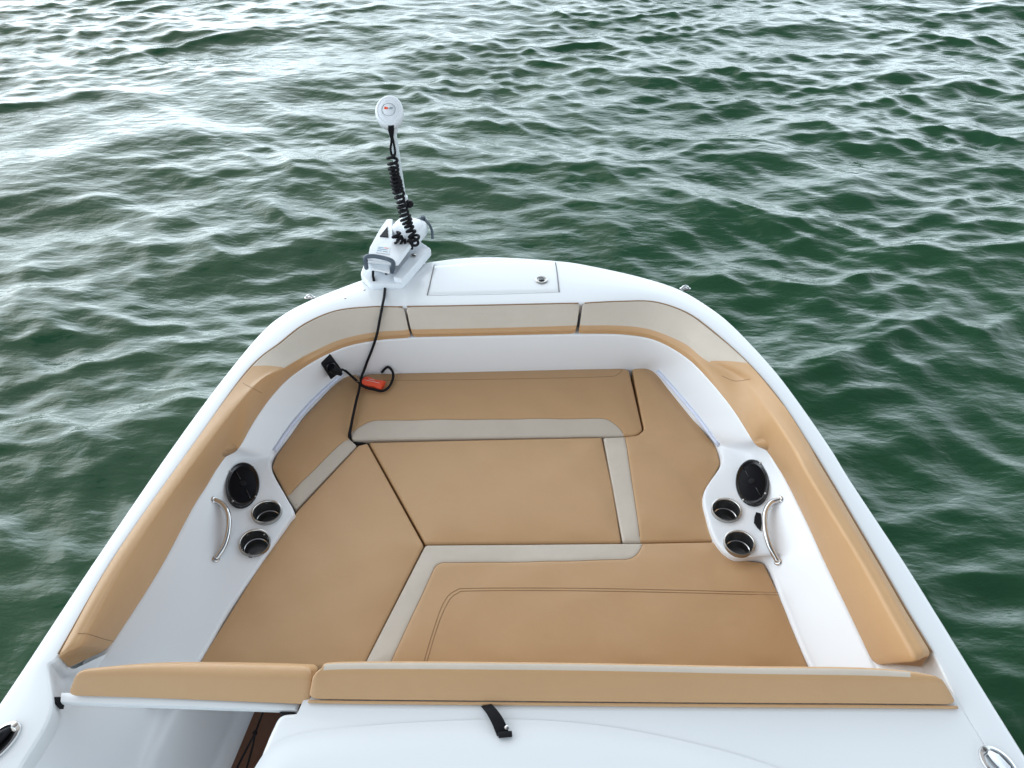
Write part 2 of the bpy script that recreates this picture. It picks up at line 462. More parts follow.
def cushion(name, label, outline, rad, stripe=None, srad=.03, stitches=(), zt=SEATZ, crown=.010):
    pw = fillet([P(x, y, zt) for x, y in outline], rad, 7, True)
    poly = [(p.x, p.y) for p in pw]
    # densify
    dense = []
    for i in range(len(poly)):
        a = Vector(poly[i]); b = Vector(poly[(i+1) % len(poly)]); k = max(1, int((b-a).length/.02))
        if (b-a).length < 1e-5: continue
        for t in range(k): dense.append(tuple(a.lerp(b, t/k)))
    poly = offset(dense, .0007); r = .009
    inset = offset(poly, r)
    st = None
    if stripe:
        sw = fillet([P(x, y, zt) for x, y in stripe], srad, 8, True); st = [(p.x, p.y) for p in sw]
        s2 = []
        for i in range(len(st)):
            a = Vector(st[i]); b = Vector(st[(i+1) % len(st)]); k = max(1, int((b-a).length/.015))
            if (b-a).length < 1e-5: continue
            for t in range(k): s2.append(tuple(a.lerp(b, t/k)))
        st = s2
    V = [Vector(p) for p in inset]; n = len(V); Ed = [(i, (i+1) % n) for i in range(n)]
    if st:
        o = len(V); V += [Vector(p) for p in st]; m = len(st); Ed += [(o+i, o+(i+1) % m) for i in range(m)]
        for off_ in (.0035, -.0035, .009, -.009):
            V += [Vector(p) for p in offset(st, off_) if inside(inset, *p)]
    xs = [p[0] for p in poly]; ys = [p[1] for p in poly]; g = .014
    gp = [(x+random.uniform(-.002, .002), y+random.uniform(-.002, .002)) for x in np.arange(min(xs), max(xs), g) for y in np.arange(min(ys), max(ys), g)]
    gp = [p for p in gp if inside(inset, *p)]
    dd = segdist(gp, inset); ds = segdist(gp, st) if st else np.full(len(gp), 1)
    V += [Vector(p) for p, a, b in zip(gp, dd, ds) if a > .006 and b > .012]
    ov, oe, of, *_ = delaunay_2d_cdt(V, Ed, [], 0, 1e-6)
    P2 = np.array([tuple(v) for v in ov]); d = segdist(P2, inset); s = segdist(P2, st) if st else np.full(len(P2), 1.)
    px_, py_ = P2[:, 0], P2[:, 1]
    ph = random.uniform(0, 6)
    wob = .0012*np.sin(px_*17+ph+1.3*np.sin(py_*11))*np.sin(py_*21+ph*2)+.0010*np.sin(px_*31+py_*23+ph)
    z = zt+crown*(1-np.exp(-d/.05))+wob*np.clip(d/.03, 0, 1)-.0022*np.exp(-(s/.0035)**2)
    bt, bb = bmesh.new(), bmesh.new()
    vt = [bt.verts.new((p[0], p[1], zz)) for p, zz in zip(P2, z)]; vb = [bb.verts.new((p[0], p[1], zz)) for p, zz in zip(P2, z)]
    for f in of:
        cx = sum(P2[i][0] for i in f)/len(f); cy = sum(P2[i][1] for i in f)/len(f)
        if not inside(inset, cx, cy): continue
        isb = st is not None and inside(st, cx, cy)
        v = vb if isb else vt
        try: (bb if isb else bt).faces.new([v[i] for i in f])
        except ValueError: pass
    # skirt
    prof = [(0, 0)]+[(r*math.sin(a), -r*(1-math.cos(a))) for a in (R(18), R(36), R(54), R(72), R(90))]+[(r, -.04), (r, -.082)]
    for which, b in ((0, bt), (1, bb)):
        cache = {}
        def gv(i, j):
            if (i, j) not in cache:
                q = Vector(inset[i]); w = Vector(poly[i])
                t = prof[j][0]/r; pp = q.lerp(w, t); cache[(i, j)] = b.verts.new((pp.x, pp.y, zt+prof[j][1]))
            return cache[(i, j)]
        for i in range(n):
            k = (i+1) % n
            mq = (Vector(offset_in[i])+Vector(offset_in[k]))/2 if False else (Vector(inset[i])+Vector(inset[k]))/2
            ctr = mq+(mq-(Vector(poly[i])+Vector(poly[k]))/2)*.5
            isb = st is not None and inside(st, ctr.x, ctr.y)
            if int(isb) != which: continue
            for j in range(len(prof)-1): b.faces.new((gv(i, j), gv(k, j), gv(k, j+1), gv(i, j+1)))
    for b in (bt, bb):
        bmesh.ops.delete(b, geom=[v for v in b.verts if not v.link_faces], context='VERTS')
        bmesh.ops.remove_doubles(b, verts=b.verts, dist=.0002)
        recalc(b)
        up = sum(f.normal.z*f.calc_area() for f in b.faces if abs(f.normal.z) > .8)
        if up < 0: bmesh.ops.reverse_faces(b, faces=b.faces)
    cen = Vector((sum(xs)/len(xs), sum(ys)/len(ys), zt-.082))
    t = thing(name, label, 'cushion', cen, 'loose vinyl cushions filling the bow')
    o1 = obj('cover', bt, TAN, t)
    tr = [o1]
    if st: tr.append(obj('accent_stripe', bb, BEIGE, t))
    else: bb.free()
    tree = bvh(*tr)
    if st:
        runs = []; cur = []
        for p in st+st[:1]:
            if inside(offset(inset, .003), *p):
                h_ = tree.ray_cast(Vector((p[0], p[1], 2)), Vector((0,0,-1)))[0]
                if h_ is not None: cur.append(h_+Vector((0,0,.0002)))
            elif cur: runs.append(cur); cur = []
        if cur: runs.append(cur)
        for c_ in runs:
            if len(c_) > 4: obj('seam', tube_bm(c_, .0010, 6), THREAD, t)
    for sp in stitches: stitch(tree, sp, t)
    ctree.extend(tr)
    return t
cushion('seat_cushion', 'wide tan cushion across the bow with an orange-red tag lying on it',
        [(367,373.5),(488,370),(619,367.5),(629,369),(643,430),(636,435),(623,435.5),(352,439.5),(350.3,434),(356,403),(362,378)], .018,
        [(345,446),(354,430),(371,421.5),(480,420.5),(607,419.5),(622,430),(627,446),(480,450)], .03,
        [[(358,384),(366,381),(480,379.5),(600,377),(618,374),(622,370)]])
cushion('seat_cushion', 'narrow tan cushion beside the port speaker, with a diagonal beige stripe at its aft end',
        [(356,373),(346,375),(332,386),(301,419.5),(276,455),(271.5,467),(287,496),(295.5,509),(357,445),(348.6,437.5),(355,403),(361,379)], .010,
        [(343,442),(356,435),(376,446),(298,530),(270,516),(283,501.5)], .004)
cushion('seat_cushion', 'large plain tan cushion beside the port cup holders, with no stripe',
        [(367.4,442.6),(358,445),(296.5,511),(258,567),(203,655),(197,667),(362,667),(366,660),(423.8,544.8)], .008)
cushion('seat_cushion', 'plain tan cushion in the middle of the bow, framed by striped ones',
        [(368.6,442),(484,439.2),(602,436.8),(613,488),(621.7,542.3),(523,543),(425.4,543.8)], .010)
cushion('seat_cushion', 'tan cushion beside the starboard speaker, with a beige stripe down its inboard edge',
        [(632,368.5),(646,366.5),(656,371),(717,447),(721,463),(703.5,493),(707,518),(715,540.6),(642,542),(622.3,542.2),(603,437),(624,436.2),(638,434.5),(644,429)], .012,
        [(597,425),(623,425),(642,552),(617,552)], .003)
cushion('seat_cushion', 'biggest tan cushion, with a beige border turning a corner and double stitching',
        [(425.2,544.4),(530,543.6),(640,542.6),(716,541.2),(722,550),(735,558.5),(764,562),(782,600),(808,664),(812,672),(360,672),(366.5,659)], .012,
        [(350,702),(366,659),(424,532),(530,530),(645,530),(641,550),(632,560),(530,563),(437,563.5),(392,660),(372,702)], .03,
        [[(422,668),(434,628),(444,602),(455,591),(476,588.2),(600,588.5),(778,592.5)], [(425,668),(437,628),(447,604),(457,593.5),(477,590.8),(600,591),(779,595)]])

# ---- aft backrest pads
def rail_pad(R1, R2, R3, z1, z2, z3, label, dp=.34):
    n = len(R1); ks = list(range(n))
    s1 = Spl(ks, [P(*p, z1) for p in R1]); s2 = Spl(ks, [P(*p, z2) for p in R2]); s3 = Spl(ks, [P(*p, z3) for p in R3])
    L = sorted(set([round(x, 5) for x in np.linspace(0, n-1, 90)]+[.003,.008,.015,.03,.05,.08]+[n-1-q for q in (.003,.008,.015,.03,.05,.08)]))
    cum = [0]
    for a, b in zip(L[:-1], L[1:]): cum.append(cum[-1]+(s2(a)-s2(b)).length)
    rows = []
    for i, u in enumerate(L):
        a, b, c = s1(u), s2(u), s3(u)
        ring = [a+Vector((0,.05,-dp)), a+Vector((0,.012,-.3*dp)), a, b, c, c+Vector((0,.03,-.004)), a+Vector((0,-.01,-dp))]
        f = fillet(ring, [.01,.03,.016,.014,.008,.01,.01], 5, True)
        cen = sum((f[j] for j in range(10, 30)), Vector())/20
        dd = min(cum[i], cum[-1]-cum[i]); r = .022
        if dd < r:
            s = 1-(1-math.sqrt(max(0, 1-(1-dd/r)**2)))*.35
            f = [cen+(q-cen)*s if q.z > z3-.12 else q for q in f]
        rows.append(f)
    bm = grid(rows, True, True); recalc(bm); b2 = None
    if dp > .1:
        b2 = bm.copy(); nn_ = len(rows[0]); bm.faces.ensure_lookup_table(); b2.faces.ensure_lookup_table()
        isb = [(i//nn_ < len(rows)-1 and 16 <= i % nn_ <= 19 and .6 < L[min(i//nn_, len(L)-1)] < n-1.9) for i in range(len(bm.faces))]
        bmesh.ops.delete(bm, geom=[f for f, q in zip(bm.faces, isb) if q], context='FACES')
        bmesh.ops.delete(b2, geom=[f for f, q in zip(b2.faces, isb) if not q], context='FACES')
    o = obj('backrest', bm, TAN, boat, label)
    if b2: obj('accent_panel', b2, BEIGE, o, 'pale beige strip along the top of the backrest')
    pipe = [s3(u)+Vector((0,-.002,-.003)) for u in np.linspace(.03, n-1.03, 80)]
    if dp > .1: obj('piping', tube_bm(pipe, .0042, 8), TAN, o)
    return o
bk = rail_pad([(322,665),(350,660),(560,661),(744,664.5),(848,665.5),(905,669),(938,675)],
         [(312,674),(350,670),(560,671),(744,674.5),(848,676),(905,677.5),(944,679.5)],
         [(307,700),(350,701),(560,703),(744,704.5),(848,705),(905,705.5),(959,706)], 1.0, 1.0, .958, 'long tan backrest aft of the bow cushions')
rail_pad([(80,669),(120,665),(164,663),(240,663.5),(311,665.5)], [(75,675),(120,673),(164,673),(240,675),(312,676)],
         [(67,697),(120,698.5),(164,700),(240,703),(310,706)], .985, .985, .942, 'short tan backrest on the narrow walkway door', .09)
# door panel that carries the short backrest
bm = prism([P(61,692,.935), P(299,700,.935), P(296,710.5,.935), P(60,702,.935)], .016, .003, 2, .003)
dp = obj('walkway_door', bm, GEL, boat); auto(dp)
bm = prism([P(52,696.5,.932), P(60.5,696.5,.932), P(59,704,.932), P(51,704,.932)], .03, .002, 1, .002); auto(obj('hinge', bm, BLK, dp))
bm = prism([P(279,712,.93), P(296,712,.93), P(296,715,.93), P(284,716,.93)], .02, .002, 1, .002); auto(obj('latch', bm, BLK, dp))
bm = bmesh.new(); box_bm(Vector((.0,1.185,.50)), (2.1,.02,.29), bev=.002, bm=bm); obj('bulkhead', bm, GEL2, boat, smooth=False)
# recess beside the pad ends
for ulist in (np.linspace(-.5,.12,20), np.linspace(23.85,24.95,20)):
    rows = []
    for u in ulist:
        d = D_(max(u,0)) if u < 24 else D_(24)+(D_(24)-D_(23))*(u-24)
        if u < 0: d = D_(0)+(D_(0)-D_(1))*(-u)
        b = BL(u); rows.append(fillet([E_(min(max(u,-.5),24.9))+Vector((0,0,-.05)), d+Vector((0,0,-.012)), b+Vector((0,0,-.085)), b+Vector((0,0,-.04))], .02, 5))
    auto(obj('pad_recess', grid(rows), GEL2, boat), 60)

# ---- console deck aft of the long backrest, joined to the starboard gunwale
rows = []
inner = [BL(u) for u in np.linspace(24.05, 28, 60)]
leftE = []
lk = Spl([0,.3,.45,.6,1], [P(303,704,G), P(298,712,G), P(281,715,G), P(272,729,G), P(205,905,G)])
front_pts = [P(303+(958-303)*t, 702+3*t, G) for t in np.linspace(0, 1, 40)]
fr = [Vector((p.x, p.y+.06, G)) for p in front_pts]
poly = [(lk(t)) for t in np.linspace(1, .3, 30)]+[P(303,701,G), P(316,690,G)]+[P(940,694,G)]
bx = [BL(u) for u in np.linspace(24.85, 28, 50)]
poly += bx
bm = bmesh.new(); top = [bm.verts.new((p.x, p.y, G)) for p in poly]; bot = [bm.verts.new((p.x, p.y, G-.7)) for p in poly]
ft = bm.faces.new(top)
for i in range(len(poly)-1): bm.faces.new((top[i], bot[i], bot[i+1], top[i+1]))
recalc(bm)
if ft.normal.z < 0: bmesh.ops.reverse_faces(bm, faces=bm.faces)
es = [e for e in ft.edges if all(v in top[:30] for v in e.verts)]
bmesh.ops.bevel(bm, geom=es, offset=.012, segments=4, profile=.5, affect='EDGES')
console = auto(obj('console_deck', bm, GEL, boat), 40)
# raised crown of the console
hp = [(232,812),(250,775),(270,744),(300,733),(345,727.5),(420,722),(500,719),(560,721),(620,728),(680,740),(740,755),(800,776),(860,800),(900,905),(215,905)]
def crown_bm(hp, z0, h, band):
    pts = fillet([P(x, y, z0) for x, y in hp], .08, 8, True); poly = [(p.x, p.y) for p in pts]
    V = [Vector(p) for p in poly]; n = len(V); xs = [p[0] for p in poly]; ys = [p[1] for p in poly]
    gp = [(x, y) for x in np.arange(min(xs), max(xs), .02) for y in np.arange(min(ys), max(ys), .02) if inside(poly, x, y)]
    dd = segdist(gp, poly); V += [Vector(p) for p, d in zip(gp, dd) if d > .008]
    for o_ in (.008, .016, .024):
        V += [Vector(p) for p in offset(poly, o_)[::2] if inside(poly, *p)]
    ov, oe, of, *_ = delaunay_2d_cdt(V, [(i, (i+1) % n) for i in range(n)], [], 1, 1e-6)
    P2 = np.array([tuple(v) for v in ov]); d = segdist(P2, poly); t = np.clip(d/band, 0, 1); z = z0+.001+h*(t*t*(3-2*t))
    bm = bmesh.new(); vs = [bm.verts.new((p[0], p[1], zz)) for p, zz in zip(P2, z)]
    for f in of: bm.faces.new([vs[i] for i in f])
    bmesh.ops.recalc_face_normals(bm, faces=bm.faces)
    if sum(f.normal.z for f in bm.faces) < 0: bmesh.ops.reverse_faces(bm, faces=bm.faces)
    return bm
obj('raised_panel', crown_bm(hp, G+.001, .007, .07), GEL, console)

# ---- port walkway: side wall, shelf, floor
def line_rail(pts, zs): return [P(*p, z) for p, z in zip(pts, zs)]
secs = []
for (b, z0, l1, l2, l3, l4) in [((52,700),.9,(163,700),(182,700),(246,700),(290,700)), ((49,712),.9,(157,712),(176,712),(239,712),(284,712)),
                    ((20,768),.9,(134,768),(149,768),(216,768),(262,768)), ((-28,860),.9,(98,860),(112,860),(170,860),(222,860)), ((-50,905),.9,(80,905),(92,905),(150,905),(205,905))]:
    B0 = P(*b, G)+Vector((0,0,-.05))
    secs.append([B0, P(*l1, .62), P(*l2, .60), P(*l3, .36), P(*l4, .355)])
rows = [fillet([*s], [0,.05,.025,.035,0], 7) for s in secs]
sp = [Spl([0,.75,1.6,2], [rows[k][j] for k in (0,2,3,4)]) for j in range(len(rows[0]))]
rr_ = [[s(t) for s in sp] for t in np.linspace(-.12, 2, 40)]
auto(obj('side_liner', grid(rr_), GEL2, boat), 60)
rr_ = [[s(t)-Vector((0,0,.002)) for s in sp[6:]] for t in np.linspace(-1.7, -.1, 20)]
auto(obj('side_liner', grid(rr_), GEL2, boat), 60)
q = [P(243,690,.364), P(330,690,.364), P(330,905,.364), P(130,905,.364)]
q = [P(276,660,.372), P(345,660,.372), P(330,695,.372), P(330,905,.372), P(175,905,.372), P(231,768,.372)]
bm = bmesh.new(); bm.faces.new([bm.verts.new(p) for p in q]); 
floor = obj('cockpit_floor', bm, TEAK, boat, smooth=False)

# ---- bow hatch
dt = bvh(deck)
h1 = [(435,266.5),(480,263),(520,261.8),(554,263),(558,291),(500,293.4),(429,294.6)]
pts = []
s = []
bm = bmesh.new()
def patch_on(tree, quad, nx, ny, lift, inner=.0):
    a, b, c, d = quad; rows = []
    for j in range(ny+1):
        v = j/ny; r = []
        for i in range(nx+1):
            u = i/nx
            x = (a[0]*(1-u)+b[0]*u)*(1-v)+(d[0]*(1-u)+c[0]*u)*v; y = (a[1]*(1-u)+b[1]*u)*(1-v)+(d[1]*(1-u)+c[1]*u)*v
            y += -3.0*math.sin(math.pi*u)*(1-v)
            ed = min(u*nx, (1-u)*nx, v*ny, (1-v)*ny)
            r.append(hit(tree, x, y, lift if ed > .9 else .0003)[0])
        rows.append(r)
    return grid(rows)
hb = patch_on(dt, ((434,266.5),(555,263.2),(558.5,291.5),(428,294.8)), 60, 20, .0022)
hatch = auto(obj('bow_hatch', hb, GEL, boat), 60)
for a in ([(434.2,265.3),(432,275),(429.5,286),(427.2,295.4)], [(555.3,262.3),(557,272),(559.2,292)]):
    stitch(dt, a, hatch, 'hatch_seal', r=.0022, lift=.0008, mat=SEAM, n=6)
stitch(dt, [(428,295.6),(490,294.4),(559,292.3)], hatch, 'hatch_seal', r=.0010, lift=.0002, mat=simple('pale_sealant',(.5,.5,.52),.6))
c, nn = hit(dt, 541.5, 281)
hl = obj('hatch_latch', lathe_bm([(.026,0),(.026,.004),(.023,.006),(.019,.0055),(.018,.003)], c+Vector((0,0,.003)), (0,0,1)), STEELD, hatch); auto(hl, 30)
obj('latch_button', lathe_bm([(.013,0),(.013,.003),(.0,.003)], c+Vector((0,0,.005)), (0,0,1), capends=False), CUPD, hl)
# small screws in the deck
for (x, y) in ((461,267),(364,290),(345,298),(394,281.5)):
    c, nn = hit(dt, x, y)
    auto(obj('deck_screw', lathe_bm([(.006,0),(.006,.0015),(.004,.0025)], c, nn, seg=16), STEEL, boat))

# ---- cup holders, speakers, handles
for ci, (c, nn) in enumerate(cup_c):
    ax = Vector((0,0,1)); o0 = Vector((c.x, c.y, c.z+.009))
    ax = cax[ci]; o0 = c+ax*.006
    cup = obj('cup_holder', lathe_bm([(.0435,-.055),(.0445,-.004),(.0455,.003),(.0485,.0055),(.0515,.0045),(.0528,-.002),(.0520,-.012)], o0, ax, seg=56, capends=False), STEELD, boat)
    auto(cup, 50)
    auto(obj('cup_liner', lathe_bm([(.0445,-.003),(.0435,-.030),(.0415,-.052),(.037,-.075),(.0,-.077)], o0, ax, seg=56, capends=False), LINER, cup), 60)
    auto(obj('steel_ring', lathe_bm([(.0418,-.043),(.0395,-.0445),(.0400,-.0475),(.0418,-.048)], o0, ax, seg=56, capends=False), STEEL, cup), 60)
pt_all = bvh(wall)
for (cx, cy, rx, ry, tilt) in ((242.5, 486, 17, 22.5, .06), (752.5, 483.5, 16.8, 23, -.02)):
    c, n0 = hit(pt_all, cx, cy)
    # fit plane across the pod
    sm = [hit(pt_all, cx+dx, cy+dy)[1] for dx in (-12, 0, 12) for dy in (-16, 0, 16)]
    nn = sum(sm, Vector()).normalized()
    c = c+nn*max((hit(pt_all, cx+15*math.cos(q), cy+20*math.sin(q))[0]-c).dot(nn) for q in [k*.785 for k in range(8)])*.5
    def onpl(x, y, l=0):
        d = ray(x, y); t = (c-CAM).dot(nn)/d.dot(nn); return CAM+d*t+nn*l
    def ell(sc, l):
        return [onpl(cx+rx*sc*math.cos(a)*math.cos(tilt)-ry*sc*math.sin(a)*math.sin(tilt), cy+ry*sc*math.sin(a)*math.cos(tilt)+rx*sc*math.cos(a)*math.sin(tilt), l) for a in [2*math.pi*i/64 for i in range(64)]]
    rings = [ell(1.0,-.06), ell(1.0,.004), ell(.98,.010), ell(.93,.013), ell(.88,.012), ell(.84,.008), ell(.80,.007)]
    bm = grid(rings, True); sp_ = auto(obj('speaker', bm, GLOSS, boat), 50)
    # grille: domed disc
    gr = [ell(.805,.0072)]+[ell(.80*s_, .0072+.007*(1-s_**2)) for s_ in (.9,.75,.6,.45,.3,.15,.02)]
    auto(obj('grille', grid(gr, True), simple('speaker_grille', (.008,.008,.010), .3, bump=.2, bscale=260, spec=.04), sp_), 60)
    gc = ell(.0, .0146)[0]
    auto(obj('centre_badge', lathe_bm([(.012,-.002),(.012,.0015),(.009,.0025),(0,.0028)], gc, nn, seg=24, capends=False), BLK, sp_))
    for q_ in (6, 22, 38, 54):
        e_ = ell(.955, .0125)[q_]
        auto(obj('speaker_screw', lathe_bm([(.0035,-.002),(.0035,.0012),(.0018,.002)], e_, nn, seg=12), STEELD, sp_))
    for ang in (.9, 4.1):
        a0 = ell(.25, .013)[int(ang/6.283*64) % 64]; a1 = ell(.78, .0085)[int(ang/6.283*64) % 64]
        obj('spoke', tube_bm([a0, a0.lerp(a1,.5)+nn*.002, a1], .0022, 6), GLOSS, sp_)
def handle(pts_px, lifts):
    base = [hit(pt_all, *p) for p in pts_px]
    path = [b[0]+b[1]*l for b, l in zip(base, lifts)]
    sp_ = smooth_path(path, 8); r = [.0098 if 0 < i < len(sp_)-1 else .0105 for i in range(len(sp_))]
    h = obj('grab_handle', tube_bm(sp_, r, 14), STEEL, boat)
    for e in (0, -1):
        auto(obj('handle_foot', lathe_bm([(.013,-.002),(.013,.003),(.0095,.006)], base[e][0], base[e][1], seg=24), STEEL, h))
handle([(214.5,500),(221,507),(227.5,519),(228.5,534),(224,548),(216,559)], [.0,.016,.026,.026,.016,.0])
handle([(780,499.5),(773,505),(765.5,517),(764.5,533),(769,548),(778,562)], [.0,.016,.026,.026,.016,.0])
# small flat black block beside the starboard handle
c, nn = hit(pt_all, 758, 522)
a = [hit(pt_all, *p, .006)[0] for p in ((756,513),(761,514.5),(761.5,524),(760.5,531),(757.5,528),(754,523),(754.5,517))]
bm = bmesh.new(); t_ = [bm.verts.new(p) for p in a]; b_ = [bm.verts.new(p-Vector((0,0,.02))) for p in a]; bm.faces.new(t_)
for i in range(len(a)): bm.faces.new((t_[i], b_[i], b_[(i+1) % len(a)], t_[(i+1) % len(a)]))
recalc(bm); auto(obj('black_block', bm, BLK, boat))

# trim strips along the wall foot
wt2 = bvh(wall)
stitch(wt2, [(274,451),(290,428),(308,406),(326,388),(343,373)], boat, 'trim_strip', r=.0085, lift=.002, mat=STRIP, n=8, seg=8)
stitch(wt2, [(658,371),(675,390),(697,416),(719,445)], boat, 'trim_strip', r=.0085, lift=.002, mat=STRIP, n=8, seg=8)

# ---- cleats
def cleat(x, y, rx, ry, ang, tree, lbl, mat, z=None):
    c, nn = (hit(tree, x, y) if z is None else (P(x, y, z), Vector((0,0,1))))
    d = Vector((math.cos(ang), math.sin(ang), 0))
    t = obj('cleat', lathe_bm([(1,-.002),(1,.004),(.94,.009),(.80,.011),(.74,.008),(.70,.004)], c, (0,0,1), xdir=d, sx=rx, sy=ry, seg=40), STEEL, boat, lbl); auto(t, 40)
    # horn
    b = bmesh.new(); tube_bm([c-d*rx*.62+Vector((0,0,.012)), c-d*rx*.3+Vector((0,0,.017)), c+d*rx*.3+Vector((0,0,.017)), c+d*rx*.62+Vector((0,0,.012))], [.006,.011,.011,.006], 10, b)
    obj('horn', b, mat, t)
    for s in (-1, 1):
        auto(obj('screw', lathe_bm([(.007,0),(.007,.002),(.004,.003)], c+d*s*rx*.82+Vector((0,0,.009)), (0,0,1), seg=14), STEELD, t))
cleat(-1, 744, .060, .034, R(62), dt, 'chrome pull-up cleat with a dark centre', BLK)
cleat(998, 766, .050, .036, R(118), dt, 'chrome pull-up cleat with a pale reflection painted into its centre', PLW)  # white horn colour stands in for the bright reflection in the chrome
for (x, y) in ((310,298),(685,289)):
    c, nn = hit(dt, x, y)
    p_ = [c+Vector((math.cos(a)*.018, 0, math.sin(a)*.022-.004)) for a in [math.pi*i/12 for i in range(13)]]
    h = obj('bow_eye', tube_bm(p_, .0045, 10), STEEL, boat)
    auto(obj('eye_base', lathe_bm([(1,-.001),(1,.003),(.8,.005)], c, (0,0,1), sx=.026, sy=.014, seg=28), STEEL, h))

# ---- power outlet on the wall
corners = [(319.5,361.5),(330,353.5),(342.5,371),(331,380)]
oc0, on0 = hit(pt_all, 329, 364)
on0 = (on0+Vector((0,-.5,.5))).normalized(); oc0 = oc0+on0*.02
cp = [CAM+ray(*p)*((oc0-CAM).dot(on0)/ray(*p).dot(on0)) for p in corners]
n_o = (cp[1]-cp[0]).cross(cp[2]-cp[0]).normalized()
if n_o.z < 0: n_o = -n_o
bm = bmesh.new(); t_ = [bm.verts.new(p) for p in cp]; b_ = [bm.verts.new(p-n_o*.035) for p in cp]; bm.faces.new(t_); bm.faces.new(b_[::-1])
for i in range(4): bm.faces.new((t_[i], b_[i], b_[(i+1) % 4], t_[(i+1) % 4]))
recalc(bm); bmesh.ops.bevel(bm, geom=bm.edges[:], offset=.004, segments=2, profile=.5, affect='EDGES')
outlet = auto(obj('power_outlet', bm, BLK, boat))
oc = sum(cp, Vector())/4
auto(obj('outlet_rim', lathe_bm([(.021,0),(.021,.008),(.018,.010),(.016,.003)], oc, n_o, seg=30), GLOSS, outlet), 40)

# ------------------------------------------------------------------ loose things on the boat
# cord with plug and tag
alltree = bvh(*ctree, wall, *pads, *[c for p in pads for c in p.children], deck)
t = thing('power_cord', 'short black cord plugged into the wall outlet, carrying an orange-red tag', 'power cord', oc+n_o*.012)
plug_c = oc+n_o*.014
pd = (n_o*.55+(hit(alltree, 345, 372)[0]-oc).normalized()).normalized()
auto(obj('plug', lathe_bm([(.017,0),(.0185,.012),(.0165,.03),(.011,.04),(.008,.052)], plug_c, pd, seg=24), BLK, t), 40)
pp = [plug_c+pd*.045]
for (x, y, z) in ((343,369.5,.715),(352,376.5,.695),(359,383,.685),(366,387.5,.683),(374,389.5,.682),(382,391,.680),(388.5,387.5,.680),(392.5,380,.680),(393.2,374,.684)):
    pp.append(P(x, y, z))
for (x, y, l) in ((391.5,368,.010),(388,365.5,.010),(384.5,368,.009),(382,371.5,.006)):
    pp.append(hit(alltree, x, y, l)[0])
obj('cable', tube_bm(smooth_path(pp, 6), .0055, 10), RUB, t)
a, b = hit(alltree, 364.5, 384, .014)[0], hit(alltree, 383.5, 388, .012)[0]
ax = (b-a).normalized(); sd = ax.cross(Vector((0,0,1))).normalized()
rows = []
for i in range(13):
    u = i/12; w = .026*(1-.15*u)+.003*math.sin(u*9)
    p = a.lerp(b, u)
    rows.append([p+sd*w*math.cos(q)+Vector((0,0,.014*math.sin(q)+.002)) for q in [2*math.pi*k/16 for k in range(16)]])
bm = grid(rows, True, True); recalc(bm); tag_ = auto(obj('tag', bm, RED, t), 60)
bm = bmesh.new()
for (f0, f1, w) in ((.1,.85,-.004),(.25,.55,.004)):
    r_ = [a.lerp(b, f0+(f1-f0)*i/5)+Vector((0,0,.0170))+sd*w*-1.2 for i in range(6)]
    tube_bm(r_, .0012, 6, bm)
obj('tag_print', bm, simple('pale_print', (.8,.6,.55), .5), tag_)

# lead from the trolling motor
t = thing('motor_lead', 'long black cable running from the white bow motor over the pads between the cushions', 'cable', hit(alltree, 387, 275)[0])
pp = [P(386.5,271,1.0)]
for (x, y, l) in ((386,280,.006),(384.5,296,.006),(383,306,.012),(380,320,.011),(376.5,334,.016),(371.5,348,.012),(366.8,360,.012),(364,368,.014)):
    pp.append(hit(alltree, x, y, l)[0])
for (x, y, z) in ((361.8,376,.692),(359.5,388,.684),(356,402,.683),(353,416,.682),(350.8,427,.678),(349.3,434.5,.665)):
    pp.append(P(x, y, z))
pp.append(pp[-1]+Vector((0,-.012,-.03))); pp.append(pp[-1]+Vector((0,-.004,-.05)))
obj('cable', tube_bm(smooth_path(pp, 6), .0056, 10), RUB, t)
pp = [hit(alltree, x, y, .006)[0] for x, y in ((349,435),(351,439),(356,441.5),(363,442),(368,443.5))]
obj('connector', tube_bm(smooth_path([p+Vector((0,0,-.005)) for p in pp], 4), .0062, 8), RUB, t)

# webbing strap on the console
t0 = bvh(console, *console.children)
strap_pts = [((481,707),(490,703.5),.004),((484,712.5),(493.5,708.5),.016),((488,719),(499,715.5),.020),((492.5,727),(504.5,723.5),.015),((497,736.5),(509.5,734),.004)]
rows = []
for (l, r, h) in strap_pts:
    a = hit(t0, *l)[0]+Vector((0,0,h)); b = hit(t0, *r)[0]+Vector((0,0,h)); rows.append([a, b])
s0 = Spl(range(5), [r[0] for r in rows]); s1 = Spl(range(5), [r[1] for r in rows])
rr = []
for i in range(33):
    a, b = s0(i/8), s1(i/8); th = Vector((0,0,.0028))
    rr.append(fillet([a, b, b-th, a-th], .0009, 2, True))
bm = grid(rr, True, True); recalc(bm)
me = bpy.data.meshes.new('strap'); bm.to_mesh(me); bm.free()
st = thing('pull_strap', 'short black webbing strap lying on the white console deck', 'strap', P(495,720,G))
auto(obj('webbing', me, RUB, st), 60)
c = (s0(3.9)+s1(3.9))/2
bm = bmesh.new(); box_bm(c+Vector((.006,-.004,.003)), (.034,.014,.007), (0,0,R(5)), .002, bm); obj('stitched_end', bm, BLK, st)
auto(obj('snap_button', lathe_bm([(.0055,0),(.0055,.003),(.003,.004)], c+Vector((.010,.012,.002)), (0,0,1), seg=16), STEEL, st))

